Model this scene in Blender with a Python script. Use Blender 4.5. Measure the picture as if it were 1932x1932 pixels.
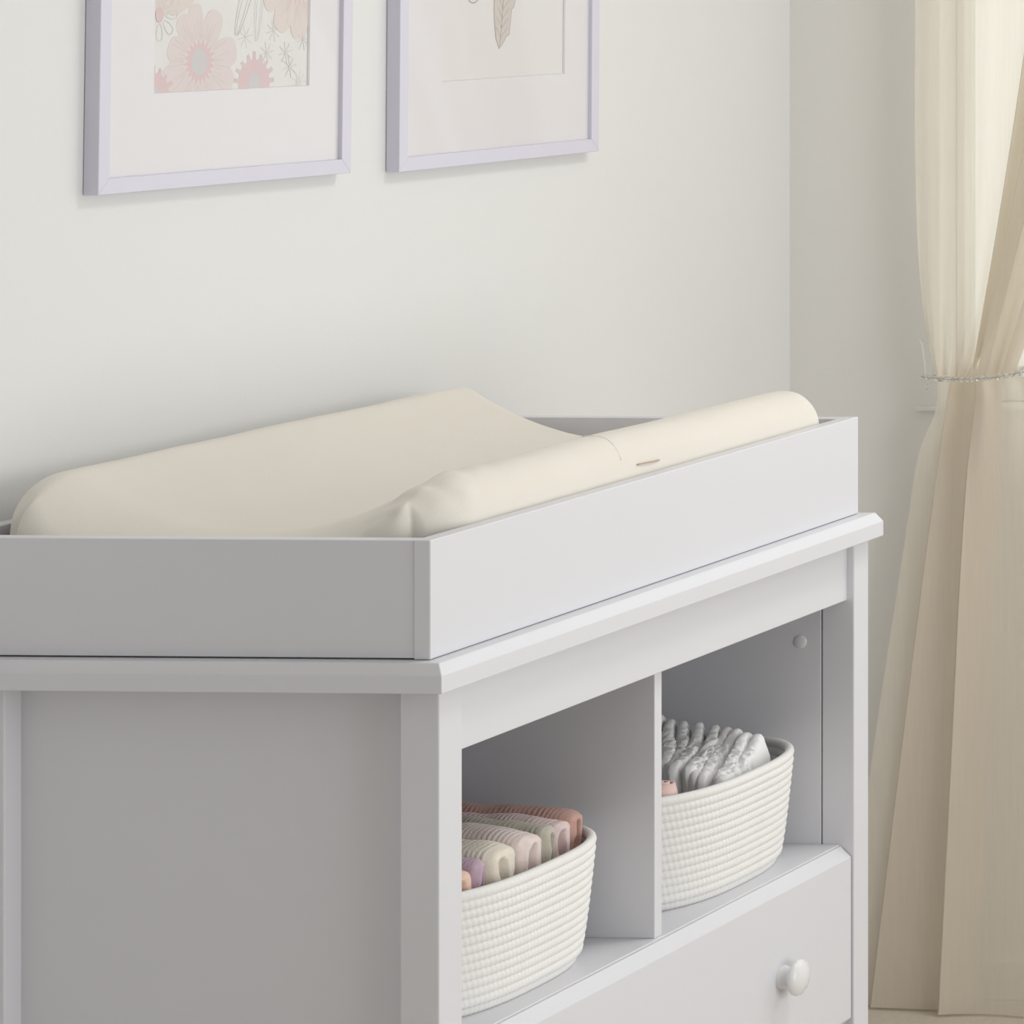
import bpy, bmesh, math, random
from mathutils import Vector, Matrix, noise

random.seed(7)
R = math.radians
for o in list(bpy.data.objects):
    bpy.data.objects.remove(o, do_unlink=True)
scene = bpy.context.scene
COL = scene.collection

# ---------------------------------------------------------------- camera
cam_d = bpy.data.cameras.new('camera')
cam = bpy.data.objects.new('camera', cam_d)
COL.objects.link(cam)
IMG = 1932.0
FPX, PPX, PPY, YAW = 6950.18, 4807.053, -208.934, 0.03606
cam_d.sensor_fit = 'HORIZONTAL'
cam_d.sensor_width = 36.0
cam_d.lens = FPX / IMG * 36.0
cam_d.shift_x = (IMG / 2 - PPX) / IMG
cam_d.shift_y = -(IMG / 2 - PPY) / IMG
cam_d.clip_start = 0.05
cam_d.clip_end = 100
cam.location = (-3.53838, -2.20739, 1.59693)
fwd = Vector((math.cos(YAW), math.sin(YAW), 0))
cam.rotation_euler = fwd.to_track_quat('-Z', 'Y').to_euler()
scene.camera = cam

# ---------------------------------------------------------------- world, daylight, exposure
world = bpy.data.worlds.new('daylight')
scene.world = world
world.use_nodes = True
bg = world.node_tree.nodes['Background']
bg.inputs[0].default_value = (1.0, 0.985, 0.95, 1)
bg.inputs[1].default_value = 1.35

def area(name, loc, target, sx, sy, power, color):
    d = bpy.data.lights.new(name, 'AREA')
    d.shape = 'RECTANGLE'; d.size = sx; d.size_y = sy
    d.energy = power; d.color = color
    o = bpy.data.objects.new(name, d); COL.objects.link(o)
    o.location = loc
    o.rotation_euler = (Vector(target) - Vector(loc)).to_track_quat('-Z', 'Z').to_euler()
    return o

# added fill light, set in an unseen, made-up front window (added_fill_window)
area('added_front_fill', (-0.75, -3.56, 1.00), (-0.6, 0.0, 0.95), 1.9, 1.9, 40, (0.945, 0.97, 1.0))
# daylight by the open part of the right window (window_1), beyond the tied curtain
area('side_window_daylight', (1.655, -1.20, 1.50), (0.0, -1.20, 1.45), 1.35, 1.25, 4.2, (0.95, 0.975, 1.0))

scene.view_settings.view_transform = 'Standard'
scene.view_settings.look = 'None'
scene.view_settings.exposure = 0.05
scene.view_settings.gamma = 1.0
scene.view_settings.use_curve_mapping = False

# ---------------------------------------------------------------- materials
def mat(name, color, rough=0.5, var=0.0, vscale=8.0, bump=0.0, bscale=300.0, spec=0.3,
        sheen=0.0, wave=None):
    m = bpy.data.materials.new(name); m.use_nodes = True
    nt = m.node_tree; b = nt.nodes['Principled BSDF']
    b.inputs['Base Color'].default_value = (*color, 1)
    b.inputs['Roughness'].default_value = rough
    b.inputs['Specular IOR Level'].default_value = spec
    if sheen:
        b.inputs['Sheen Weight'].default_value = sheen
        b.inputs['Sheen Roughness'].default_value = 0.6
    tc = nt.nodes.new('ShaderNodeTexCoord')
    if var:
        n = nt.nodes.new('ShaderNodeTexNoise'); n.inputs['Scale'].default_value = vscale
        n.inputs['Detail'].default_value = 4
        nt.links.new(tc.outputs['Object'], n.inputs['Vector'])
        mx = nt.nodes.new('ShaderNodeMix'); mx.data_type = 'RGBA'
        mx.inputs[6].default_value = (*[c * (1 - var) for c in color], 1)
        mx.inputs[7].default_value = (*[min(1, c * (1 + var)) for c in color], 1)
        nt.links.new(n.outputs['Fac'], mx.inputs[0])
        nt.links.new(mx.outputs[2], b.inputs['Base Color'])
    if bump:
        if wave:
            t = nt.nodes.new('ShaderNodeTexWave'); t.bands_direction = wave
            t.inputs['Scale'].default_value = bscale; t.inputs['Distortion'].default_value = 3
            t.inputs['Detail'].default_value = 2
            out = t.outputs['Fac']
        else:
            t = nt.nodes.new('ShaderNodeTexNoise'); t.inputs['Scale'].default_value = bscale
            t.inputs['Detail'].default_value = 3
            out = t.outputs['Fac']
        nt.links.new(tc.outputs['Object'], t.inputs['Vector'])
        bp = nt.nodes.new('ShaderNodeBump'); bp.inputs['Strength'].default_value = bump
        bp.inputs['Distance'].default_value = 0.001
        nt.links.new(out, bp.inputs['Height'])
        nt.links.new(bp.outputs['Normal'], b.inputs['Normal'])
    return m

M = {}
M['wall'] = mat('wall_paint', (0.79, 0.79, 0.785), 0.75, 0.006, 3, 0.12, 220, 0.15)
M['wall_warm'] = mat('wall_paint_side', (0.83, 0.812, 0.775), 0.75, 0.006, 3, 0.12, 220, 0.15)
M['ceiling'] = mat('ceiling_paint', (0.85, 0.85, 0.84), 0.8, 0.005, 3, 0.1, 200, 0.1)
M['trim'] = mat('trim_paint', (0.80, 0.78, 0.73), 0.45, 0.005, 6)
M['white'] = mat('white_lacquer', (0.735, 0.732, 0.77), 0.38, 0.006, 5, 0.03, 400, 0.35)
M['knob'] = mat('white_knob_gloss', (0.82, 0.815, 0.82), 0.2, 0.004, 30, 0, 0, 0.5)
M['cap'] = mat('screw_cap_plastic', (0.79, 0.795, 0.80), 0.45, 0.004, 30)
M['pad'] = mat('cream_pad_cover', (0.79, 0.745, 0.68), 0.85, 0.02, 9, 0.18, 700, 0.1, 0.15)
M['slot'] = mat('dark_slit', (0.50, 0.40, 0.30), 0.9, 0.02, 90)
M['rope'] = mat('white_cotton_rope', (0.88, 0.87, 0.85), 0.9, 0.02, 60, 0.35, 900, 0.08, 0.1)
M['diaper'] = mat('white_nonwoven', (0.95, 0.945, 0.945), 0.85, 0.01, 40, 0.35, 500, 0.08, 0.15)
M['lilac'] = mat('lilac_frame_paint', (0.70, 0.685, 0.79), 0.42, 0.008, 20, 0, 0, 0.3)
M['mat'] = mat('white_mat_board', (0.80, 0.775, 0.80), 0.85, 0.004, 40, 0.05, 900, 0.1)
M['paper'] = mat('print_paper', (0.765, 0.755, 0.735), 0.85, 0.006, 40, 0, 0, 0.1)
M['paper_pink'] = mat('print_paper_blush', (0.79, 0.768, 0.772), 0.85, 0.006, 40, 0, 0, 0.1)
M['petal'] = mat('print_blush', (0.735, 0.65, 0.64), 0.85, 0.02, 60, 0, 0, 0.1)
M['petal_line'] = mat('print_blush_line', (0.67, 0.565, 0.56), 0.85, 0.02, 60, 0, 0, 0.1)
M['petal_dark'] = mat('print_rose', (0.70, 0.545, 0.555), 0.85, 0.02, 60, 0, 0, 0.1)
M['petal_peach'] = mat('print_peach', (0.735, 0.65, 0.615), 0.85, 0.02, 60, 0, 0, 0.1)
M['ink_grey'] = mat('print_grey', (0.63, 0.615, 0.60), 0.85, 0.02, 60, 0, 0, 0.1)
M['ink_center'] = mat('print_grey_centre', (0.62, 0.60, 0.61), 0.85, 0.02, 60, 0, 0, 0.1)
M['ink_line'] = mat('print_line_grey', (0.64, 0.63, 0.61), 0.85, 0.02, 60, 0, 0, 0.1)
M['feather'] = mat('print_feather', (0.66, 0.61, 0.585), 0.85, 0.05, 90, 0, 0, 0.1)
M['feather_line'] = mat('print_feather_line', (0.45, 0.40, 0.385), 0.85, 0.03, 90, 0, 0, 0.1)
M['floor'] = mat('beige_carpet', (0.64, 0.575, 0.49), 0.95, 0.1, 120, 0.6, 400, 0.05)
M['rod'] = mat('brushed_rod', (0.6, 0.58, 0.55), 0.35, 0.02, 30)

def cloth_mat(name, c):
    return mat(name, c, 0.92, 0.05, 70, 0.5, 420, 0.06, 0.25)
M['c_terra'] = cloth_mat('terracotta_muslin', (0.565, 0.345, 0.29))
M['c_pink'] = cloth_mat('pink_muslin', (0.76, 0.60, 0.59))
M['c_sage'] = cloth_mat('sage_muslin', (0.535, 0.505, 0.425))
M['c_pale'] = cloth_mat('blush_muslin', (0.80, 0.68, 0.645))
M['c_cream'] = cloth_mat('cream_muslin', (0.82, 0.75, 0.645))
M['c_purple'] = cloth_mat('mauve_muslin', (0.52, 0.38, 0.47))
M['c_peach'] = cloth_mat('peach_muslin', (0.78, 0.55, 0.43))
M['c_roll'] = cloth_mat('rose_muslin', (0.80, 0.58, 0.54))

def pane_mat(name, rough=0.0, f0=0.04, tint=(1, 1, 1)):
    m = bpy.data.materials.new(name); m.use_nodes = True
    nt = m.node_tree; nt.nodes.remove(nt.nodes['Principled BSDF'])
    out = nt.nodes['Material Output']
    t = nt.nodes.new('ShaderNodeBsdfTransparent'); t.inputs[0].default_value = (*tint, 1)
    g = nt.nodes.new('ShaderNodeBsdfGlossy'); g.inputs['Roughness'].default_value = rough
    lw = nt.nodes.new('ShaderNodeLayerWeight'); lw.inputs['Blend'].default_value = 0.5
    pw = nt.nodes.new('ShaderNodeMath'); pw.operation = 'POWER'; pw.inputs[1].default_value = 4.0
    fr = nt.nodes.new('ShaderNodeMath'); fr.operation = 'MULTIPLY_ADD'
    fr.inputs[1].default_value = 0.8; fr.inputs[2].default_value = f0
    nt.links.new(lw.outputs['Facing'], pw.inputs[0]); nt.links.new(pw.outputs[0], fr.inputs[0])
    mx = nt.nodes.new('ShaderNodeMixShader')
    nt.links.new(fr.outputs[0], mx.inputs[0])
    nt.links.new(t.outputs[0], mx.inputs[1]); nt.links.new(g.outputs[0], mx.inputs[2])
    nt.links.new(mx.outputs[0], out.inputs[0])
    return m
M['glass'] = pane_mat('picture_glass', 0.04, 0.015)
M['window_glass'] = pane_mat('window_glass', 0.0, 0.04, (0.96, 0.98, 0.97))

def sheer_mat(name, col, open_, transl):
    m = bpy.data.materials.new(name); m.use_nodes = True
    nt = m.node_tree; nt.nodes.remove(nt.nodes['Principled BSDF'])
    out = nt.nodes['Material Output']
    tc = nt.nodes.new('ShaderNodeTexCoord')
    mp = nt.nodes.new('ShaderNodeMapping'); mp.inputs['Scale'].default_value = (60, 60, 4)
    nz = nt.nodes.new('ShaderNodeTexNoise'); nz.inputs['Scale'].default_value = 3.0
    nt.links.new(tc.outputs['Object'], mp.inputs[0]); nt.links.new(mp.outputs[0], nz.inputs['Vector'])
    cm = nt.nodes.new('ShaderNodeMix'); cm.data_type = 'RGBA'
    cm.inputs[6].default_value = (*[c * 0.96 for c in col], 1)
    cm.inputs[7].default_value = (*[min(1, c * 1.04) for c in col], 1)
    nt.links.new(nz.outputs['Fac'], cm.inputs[0])
    d = nt.nodes.new('ShaderNodeBsdfDiffuse'); tl = nt.nodes.new('ShaderNodeBsdfTranslucent')
    tr = nt.nodes.new('ShaderNodeBsdfTransparent')
    tr.inputs[0].default_value = (*[c ** 0.5 for c in col], 1)
    nt.links.new(cm.outputs[2], d.inputs[0]); nt.links.new(cm.outputs[2], tl.inputs[0])
    m1 = nt.nodes.new('ShaderNodeMixShader'); m1.inputs[0].default_value = transl
    nt.links.new(d.outputs[0], m1.inputs[1]); nt.links.new(tl.outputs[0], m1.inputs[2])
    m2 = nt.nodes.new('ShaderNodeMixShader'); m2.inputs[0].default_value = open_
    nt.links.new(m1.outputs[0], m2.inputs[1]); nt.links.new(tr.outputs[0], m2.inputs[2])
    nt.links.new(m2.outputs[0], out.inputs[0])
    return m
M['sheer'] = sheer_mat('cream_sheer', (0.925, 0.865, 0.772), 0.30, 0.33)

def crystal():
    m = bpy.data.materials.new('clear_crystal'); m.use_nodes = True
    b = m.node_tree.nodes['Principled BSDF']
    b.inputs['Base Color'].default_value = (0.97, 0.96, 0.94, 1)
    b.inputs['Roughness'].default_value = 0.03
    b.inputs['IOR'].default_value = 1.5
    b.inputs['Transmission Weight'].default_value = 0.85
    return m
M['crystal'] = crystal()
M['acrylic'] = pane_mat('clear_acrylic', 0.1, 0.12, (0.985, 0.985, 0.97))

# ---------------------------------------------------------------- helpers
def obj(name, verts, faces, m, parent=None, smooth=False, loc=None):
    me = bpy.data.meshes.new(name)
    me.from_pydata([tuple(v) for v in verts], [], [tuple(f) for f in faces])
    me.update()
    if isinstance(m, (list, tuple)):
        for x in m: me.materials.append(x)
    else:
        me.materials.append(m)
    if smooth:
        me.polygons.foreach_set('use_smooth', [True] * len(me.polygons))
    o = bpy.data.objects.new(name, me); COL.objects.link(o)
    if parent: o.parent = parent
    if loc: o.location = loc
    return o

def from_bm(name, bm, m, parent=None, smooth=False):
    bmesh.ops.recalc_face_normals(bm, faces=bm.faces)
    me = bpy.data.meshes.new(name); bm.to_mesh(me); bm.free()
    me.materials.append(m)
    if smooth:
        me.polygons.foreach_set('use_smooth', [True] * len(me.polygons))
    o = bpy.data.objects.new(name, me); COL.objects.link(o)
    if parent: o.parent = parent
    return o

def bx(bm, x0, x1, y0, y1, z0, z1):
    v = [bm.verts.new(p) for p in ((x0, y0, z0), (x1, y0, z0), (x1, y1, z0), (x0, y1, z0),
                                   (x0, y0, z1), (x1, y0, z1), (x1, y1, z1), (x0, y1, z1))]
    for f in ((3, 2, 1, 0), (4, 5, 6, 7), (0, 1, 5, 4), (1, 2, 6, 5), (2, 3, 7, 6), (3, 0, 4, 7)):
        bm.faces.new([v[i] for i in f])

def box(name, x0, x1, y0, y1, z0, z1, m, parent=None, bev=0.0012):
    bm = bmesh.new(); bx(bm, x0, x1, y0, y1, z0, z1)
    if bev:
        bmesh.ops.bevel(bm, geom=bm.edges[:], offset=bev, segments=2, affect='EDGES', profile=0.5)
    return from_bm(name, bm, m, parent)

def prism_x(name, prof, x0, x1, m, parent=None, bev=0.0):
    """profile of (y, z) pairs extruded along X"""
    bm = bmesh.new()
    a = [bm.verts.new((x0, y, z)) for y, z in prof]
    b = [bm.verts.new((x1, y, z)) for y, z in prof]
    n = len(prof)
    bm.faces.new(a); bm.faces.new(b[::-1])
    for i in range(n):
        bm.faces.new((a[i], b[i], b[(i + 1) % n], a[(i + 1) % n]))
    if bev:
        bmesh.ops.bevel(bm, geom=bm.edges[:], offset=bev, segments=2, affect='EDGES', profile=0.5)
    return from_bm(name, bm, m, parent)

def lathe(name, prof, m, parent, loc, axis='-Y', seg=40):
    """profile of (radius, distance along axis)"""
    V, F = [], []
    for r, h in prof:
        for k in range(seg):
            a = 2 * math.pi * k / seg
            if axis == '-Y':
                V.append((r * math.cos(a), -h, r * math.sin(a)))
            else:
                V.append((-h, r * math.cos(a), r * math.sin(a)))
    n = len(prof)
    for i in range(n - 1):
        for k in range(seg):
            F.append((i * seg + k, i * seg + (k + 1) % seg, (i + 1) * seg + (k + 1) % seg, (i + 1) * seg + k))
    F.append(tuple(range((n - 1) * seg, n * seg)))
    return obj(name, V, F, m, parent, True, loc)

def tube(path, r, seg=8):
    V, F = [], []
    n = len(path)
    for i, p in enumerate(path):
        p = Vector(p)
        t = (Vector(path[min(i + 1, n - 1)]) - Vector(path[max(i - 1, 0)])).normalized()
        u = t.orthogonal().normalized() if abs(t.z) > 0.9 else t.cross(Vector((0, 0, 1))).normalized()
        w = t.cross(u)
        for k in range(seg):
            a = 2 * math.pi * k / seg
            V.append(p + u * (r * math.cos(a)) + w * (r * math.sin(a)))
    for i in range(n - 1):
        for k in range(seg):
            F.append((i * seg + k, i * seg + (k + 1) % seg, (i + 1) * seg + (k + 1) % seg, (i + 1) * seg + k))
    F.append(tuple(range(seg))[::-1]); F.append(tuple(range((n - 1) * seg, n * seg)))
    return V, F

def empty(name, loc, label=None, cat=None, group=None, kind=None):
    o = bpy.data.objects.new(name, None); COL.objects.link(o)
    o.location = loc; o.empty_display_size = 0.05
    tag(o, label, cat, group, kind)
    return o

def tag(o, label=None, cat=None, group=None, kind=None):
    if label: o['label'] = label
    if cat: o['category'] = cat
    if group: o['group'] = group
    if kind: o['kind'] = kind
    return o

def rel(parent, *objs):
    """children were built in world coordinates: keep them in place under an unrotated empty"""
    for o in objs:
        o.parent = parent
        o.location = Vector(o.location) - Vector(parent.location)

# ---------------------------------------------------------------- the room
WY, WX = 0.52, 1.683           # inner faces of back wall and right wall
LX, FY, CZ = -4.6, -3.60, 2.6
def struct(o): o['kind'] = 'structure'; return o
struct(box('floor', LX - .1, WX + .1, FY - .1, WY + .1, -.1, 0, M['floor'], bev=0))
struct(box('ceiling', LX - .1, WX + .1, FY - .1, WY + .1, CZ, CZ + .1, M['ceiling'], bev=0))
struct(box('wall_back', LX - .1, WX + .1, WY, WY + .1, 0, CZ, M['wall'], bev=0))
struct(box('wall_left', LX - .1, LX, FY, WY, 0, CZ, M['wall'], bev=0))

def wall_with_hole(name, axis, at, out, a0, a1, h0, h1, z0, z1, m):
    """wall slab with one rectangular opening; axis 'x' = wall plane X=at, 'y' = wall plane Y=at"""
    bm = bmesh.new()
    for b0, b1, c0, c1 in ((a0, h0, 0, CZ), (h1, a1, 0, CZ), (h0, h1, 0, z0), (h0, h1, z1, CZ)):
        if axis == 'x': bx(bm, min(at, out), max(at, out), b0, b1, c0, c1)
        else: bx(bm, b0, b1, min(at, out), max(at, out), c0, c1)
    return struct(from_bm(name, bm, m))
W1Y0, W1Y1, W1Z0, W1Z1 = -1.95, 0.300, 0.850, 2.20
wall_with_hole('wall_right', 'x', WX, WX + .1, FY, WY, W1Y0, W1Y1, W1Z0, W1Z1, M['wall_warm'])
W2X0, W2X1, W2Z0, W2Z1 = -1.75, 0.25, 0.03, 2.05
wall_with_hole('wall_front', 'y', FY, FY - .1, LX, WX, W2X0, W2X1, W2Z0, W2Z1, M['wall'])

w1 = empty('window_1', (WX, (W1Y0 + W1Y1) / 2, W1Z0), kind='structure')
rel(w1,
    box('window_sill', WX - .008, WX + .09, W1Y0 - .01, W1Y1 + .032, W1Z0 - .004, W1Z0 + .002, M['wall_warm']),
    box('sash', WX + .05, WX + .085, W1Y1 - .013, W1Y1 - .001, W1Z0 + .003, W1Z1, M['trim']),
    box('sash', WX + .05, WX + .085, W1Y0 + .001, W1Y0 + .045, W1Z0 + .003, W1Z1, M['trim']),
    box('sash', WX + .05, WX + .085, W1Y0 + .045, W1Y1 - .013, W1Z0 + .003, W1Z0 + .05, M['trim']),
    box('sash', WX + .05, WX + .085, W1Y0 + .045, W1Y1 - .013, W1Z1 - .05, W1Z1 - .001, M['trim']),
    box('pane', WX + .066, WX + .070, W1Y0 + .045, W1Y1 - .013, W1Z0 + .05, W1Z1 - .05, M['window_glass'], bev=0))
w2 = empty('added_fill_window', ((W2X0 + W2X1) / 2, FY, W2Z0), kind='structure')  # unseen window, added to carry the front fill light
mid = (W2X0 + W2X1) / 2
rel(w2,
    box('sash', W2X0, W2X0 + .05, FY - .08, FY - .045, W2Z0, W2Z1, M['trim']),
    box('sash', W2X1 - .05, W2X1, FY - .08, FY - .045, W2Z0, W2Z1, M['trim']),
    box('sash', mid - .02, mid + .02, FY - .08, FY - .045, W2Z0 + .05, W2Z1 - .05, M['trim']),
    box('sash', W2X0 + .05, W2X1 - .05, FY - .08, FY - .045, W2Z0, W2Z0 + .05, M['trim']),
    box('sash', W2X0 + .05, W2X1 - .05, FY - .08, FY - .045, W2Z1 - .05, W2Z1, M['trim']),
    box('pane', W2X0 + .05, mid - .02, FY - .064, FY - .060, W2Z0 + .05, W2Z1 - .05, M['window_glass'], bev=0),
    box('pane', mid + .02, W2X1 - .05, FY - .064, FY - .060, W2Z0 + .05, W2Z1 - .05, M['window_glass'], bev=0))
struct(box('baseboard_back', LX, WX - .012, WY - .010, WY, 0, .055, M['trim']))
struct(box('baseboard_right', WX - .010, WX, FY, WY - .010, 0, .055, M['trim']))

# added, unseen flush ceiling lamp for top-down fill, in front of the changing table
lamp = empty('added_ceiling_lamp', (0.95, -0.95, CZ), 'added unseen round ceiling lamp giving top-down fill in front of the changing table', 'ceiling lamp')
def disc_mat():
    m = bpy.data.materials.new('added_lamp_diffuser'); m.use_nodes = True
    b = m.node_tree.nodes['Principled BSDF']; b.inputs['Base Color'].default_value = (.9, .9, .88, 1)
    b.inputs['Emission Color'].default_value = (1, .97, .92, 1); b.inputs['Emission Strength'].default_value = 3.0
    return m
def ring_lathe(name, prof, m):
    V, F = [], []
    for r, z in prof:
        for k in range(48):
            a = 2 * math.pi * k / 48; V.append((r * math.cos(a), r * math.sin(a), z))
    for i in range(len(prof) - 1):
        for k in range(48):
            F.append((i * 48 + k, i * 48 + (k + 1) % 48, (i + 1) * 48 + (k + 1) % 48, (i + 1) * 48 + k))
    F.append(tuple(range((len(prof) - 1) * 48, len(prof) * 48)))
    return obj(name, V, F, m, lamp, True)
ring_lathe('added_lamp_base', [(.30, 0), (.30, -.045), (.285, -.05), (.275, -.045)], M['ceiling'])
ring_lathe('added_lamp_shade', [(.275, -.043), (.27, -.055), (.2, -.075), (.08, -.084), (.001, -.085)], disc_mat())
ld = bpy.data.lights.new('added_lamp_light', 'AREA'); ld.shape = 'DISK'; ld.size = 0.52; ld.energy = 7.8; ld.color = (1, 0.985, 0.97)
lo = bpy.data.objects.new('added_lamp_light', ld); COL.objects.link(lo); lo.parent = lamp; lo.location = (0, 0, -.095)

# ---------------------------------------------------------------- changing table
ZT = 0.84
X0, X1 = 0.003, 0.861            # outer faces of the posts
PI0, PI1 = 0.041, 0.8255         # inner faces of the posts
YF, YB = -0.007, 0.500
ct = empty('changing_table', ((X0 + X1) / 2, 0.25, 0),
           'white wooden changing table with two open cubbies above a knobbed drawer', 'changing table')
P = M['white']
parts = [
    box('post', X0, PI0, YF, 0.0325, 0, 0.811, P, bev=.0015),
    box('post', PI1, X1, YF, 0.0325, 0, 0.811, P, bev=.0015),
    box('post', X0, PI0, 0.4314, YB, 0, 0.811, P, bev=.0015),
    box('post', PI1, X1, 0.4314, YB, 0, 0.811, P, bev=.0015),
    box('side_panel', 0.026, PI0, 0.0325, 0.4314, 0.06, 0.811, P, bev=0),
    box('side_panel', PI1 + .0002, 0.8405, 0.0338, 0.4314, 0.06, 0.811, P, bev=.0006),
    box('apron', PI0 - .0002, PI1 + .0002, 0.0015, 0.0175, 0.740, 0.811, P, bev=.0012),
    box('divider', 0.4265, 0.441, 0.0145, 0.470, 0.4455, 0.811, P, bev=.0008),
    box('shelf', PI0, PI1, 0.0108, 0.485, 0.4305, 0.4455, P, bev=.001),
    box('back_panel', PI0, PI1, 0.486, 0.492, 0.06, 0.811, P, bev=0),
    box('bottom_rail', PI0, PI1, 0.0015, 0.0175, 0.09, 0.216, P, bev=.0012),
    box('bottom_panel', PI0, PI1, 0.0175, 0.485, 0.19, 0.205, P, bev=0),
]
# worktop with a bevelled upper edge all round
sx0, sx1, sy0, sy1, sz0 = -0.0185, 0.8665, -0.0228, 0.508, 0.811
cw, chh = 0.0068, 0.0112
bm = bmesh.new()
rings = []
for z, ins in ((sz0, 0.0), (ZT - chh, 0.0), (ZT, cw)):
    rings.append([bm.verts.new(p) for p in ((sx0 + ins, sy0 + ins, z), (sx1 - ins, sy0 + ins, z),
                                            (sx1 - ins, sy1 - ins, z), (sx0 + ins, sy1 - ins, z))])
for a, b in zip(rings, rings[1:]):
    for i in range(4):
        bm.faces.new((a[i], a[(i + 1) % 4], b[(i + 1) % 4], b[i]))
bm.faces.new(rings[0][::-1]); bm.faces.new(rings[-1])
bmesh.ops.bevel(bm, geom=bm.edges[:], offset=.0008, segments=2, affect='EDGES', profile=0.5)
parts.append(from_bm('tabletop', bm, P))
# drawer: front with bevelled top and bottom edges, two mushroom knobs
dz0, dz1, dc = 0.2250, 0.4437, 0.0127
drawer = prism_x('drawer', [(-.0043, dz1 - dc), (.0084, dz1), (.0102, dz1), (.0102, dz0), (.0084, dz0), (-.0043, dz0 + dc)],
                 0.0428, 0.8238, P, bev=.0007)
kp = [(0.0138, 0), (0.0138, .0025), (0.0122, .006), (0.0108, .0095), (0.0125, .0120), (0.0168, .0140), (0.0200, .0165),
      (0.0210, .0190), (0.0200, .0220), (0.0164, .0250), (0.0105, .0272), (0.0050, .0283), (0.0008, .0286)]
for kx in (0.6626, 0.2040):
    k = lathe('knob', kp, M['knob'], drawer, (kx, -.0043, .3335))
    k['label'] = 'glossy white mushroom knob'
parts.append(drawer)
cap = lathe('screw_cap', [(0.0078, 0), (0.0078, .0006), (0.0072, .0010), (0.0008, .0011)], M['cap'], None,
            (PI1 + .0002, 0.0592, 0.6895), axis='-X', seg=28)
cap['label'] = 'round plastic screw cap'
parts.append(cap)
cx, cy, cz = ct.location
rel(ct, *parts)

# ---------------------------------------------------------------- lift-off changing tray on the table
TT = ZT + 0.1179
tr = empty('changing_tray', (0.425, 0.25, ZT), 'white open tray rail standing on the changing table around the pad', 'tray')
rel(tr,
    box('front_board', 0, 0.85, 0, 0.0168, ZT + .0005, TT, P, bev=.0012),
    box('back_board', 0, 0.85, 0.4832, 0.50, ZT + .0005, TT, P, bev=.0012),
    box('end_board', 0.0012, 0.0172, 0.0168, 0.4832, ZT + .0016, TT - .0004, P, bev=.0008),
    box('end_board', 0.8328, 0.8488, 0.0168, 0.4832, ZT + .0016, TT - .0004, P, bev=.0008))

# ---------------------------------------------------------------- contoured changing pad
def smooth01(t):
    t = max(0.0, min(1.0, t)); return t * t * (3 - 2 * t)
px0, px1, py0, py1, pb = 0.0190, 0.8270, 0.0185, 0.4815, 0.8415
def pad_top(x, y):
    w = (y - 0.25) / 0.19
    z = 0.944 + 0.061 * min(1.0, w * w) - 0.004 * max(0, abs(w) - 1.0) * 10 * 0.3
    z -= 0.003 * smooth01((x - 0.3) / 0.5) * (1 if y > .25 else 1.6)
    s = x - px0
    if s < 0.105: z -= 0.046 * (1 - s / 0.105) ** 2.1
    e = px1 - x
    if e < 0.062: z -= 0.046 * (1 - e / 0.062) ** 2.2
    return z
def wr(x, y, z):
    p = Vector((x * 7, y * 16, z * 10))
    d = noise.noise(p) * 0.0016
    near = math.exp(-(((x - .09) / .07) ** 2 + ((y - .06) / .05) ** 2))
    d += near * noise.noise(Vector((x * 45, y * 30, z * 60))) * 0.0055
    d += 0.0007 * noise.noise(Vector((x * 40, y * 40, z * 40)))
    return d
NX, NYY, NS = 120, 72, 10
V, F = [], []
def spaced(n, a, b):
    out = []
    for i in range(n + 1):
        t = i / n
        out.append(a + (b - a) * (t - 0.13 * math.sin(2 * math.pi * t)))
    return out
gx = spaced(NX, px0, px1); gy = spaced(NYY, py0, py1)
rr = 0.030
for x in gx:
    for y in gy:
        dx = min(x - px0, px1 - x); dy = min(y - py0, py1 - y)
        # soft rounding along the long sides and the ends
        drop = 0.0
        ky = max(0.0, 1 - dy / rr); kx = max(0.0, 1 - dx / 0.022)
        k = min(1.0, math.hypot(ky, kx))
        drop = 0.034 * (1 - math.sqrt(max(0.0, 1 - k * k)))
        # rounded plan corners
        CR = 0.088 if x < 0.3 else 0.045
        cxr = max(0.0, CR - dx); cyr = max(0.0, CR - dy)
        q = math.hypot(cxr, cyr)
        xx, yy = x, y
        if cxr > 0 and cyr > 0:
            mxr = max(cxr, cyr) / q
            f = 1 - (1 - mxr) * 1.0
            ccx = px0 + CR if x - px0 < px1 - x else px1 - CR
            ccy = py0 + CR if y - py0 < py1 - y else py1 - CR
            xx = ccx + (x - ccx) * f; yy = ccy + (y - ccy) * f
        z = pad_top(xx, yy) - drop
        z += wr(xx, yy, z)
        V.append((xx, yy, z))
def gi(i, j): return i * (NYY + 1) + j
for i in range(NX):
    for j in range(NYY):
        F.append((gi(i, j), gi(i + 1, j), gi(i + 1, j + 1), gi(i, j + 1)))
bd = [gi(i, 0) for i in range(NX)] + [gi(NX, j) for j in range(NYY)] + \
     [gi(i, NYY) for i in range(NX, 0, -1)] + [gi(0, j) for j in range(NYY, 0, -1)]
prev = bd
for s in range(1, NS + 1):
    t = s / NS
    cur = []
    for b in bd:
        x, y, z = V[b]
        nz = z + (pb - z) * t
        cur.append(len(V)); V.append((x, y, nz))
    for a in range(len(bd)):
        b2 = (a + 1) % len(bd)
        F.append((prev[a], cur[a], cur[b2], prev[b2]))
    prev = cur
F.append(tuple(prev))
pad = empty('changing_pad', (0.423, 0.25, pb), 'cream fabric contoured changing pad lying inside the white tray', 'changing pad')
pc = obj('cover', V, F, M['pad'], None, True)
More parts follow.
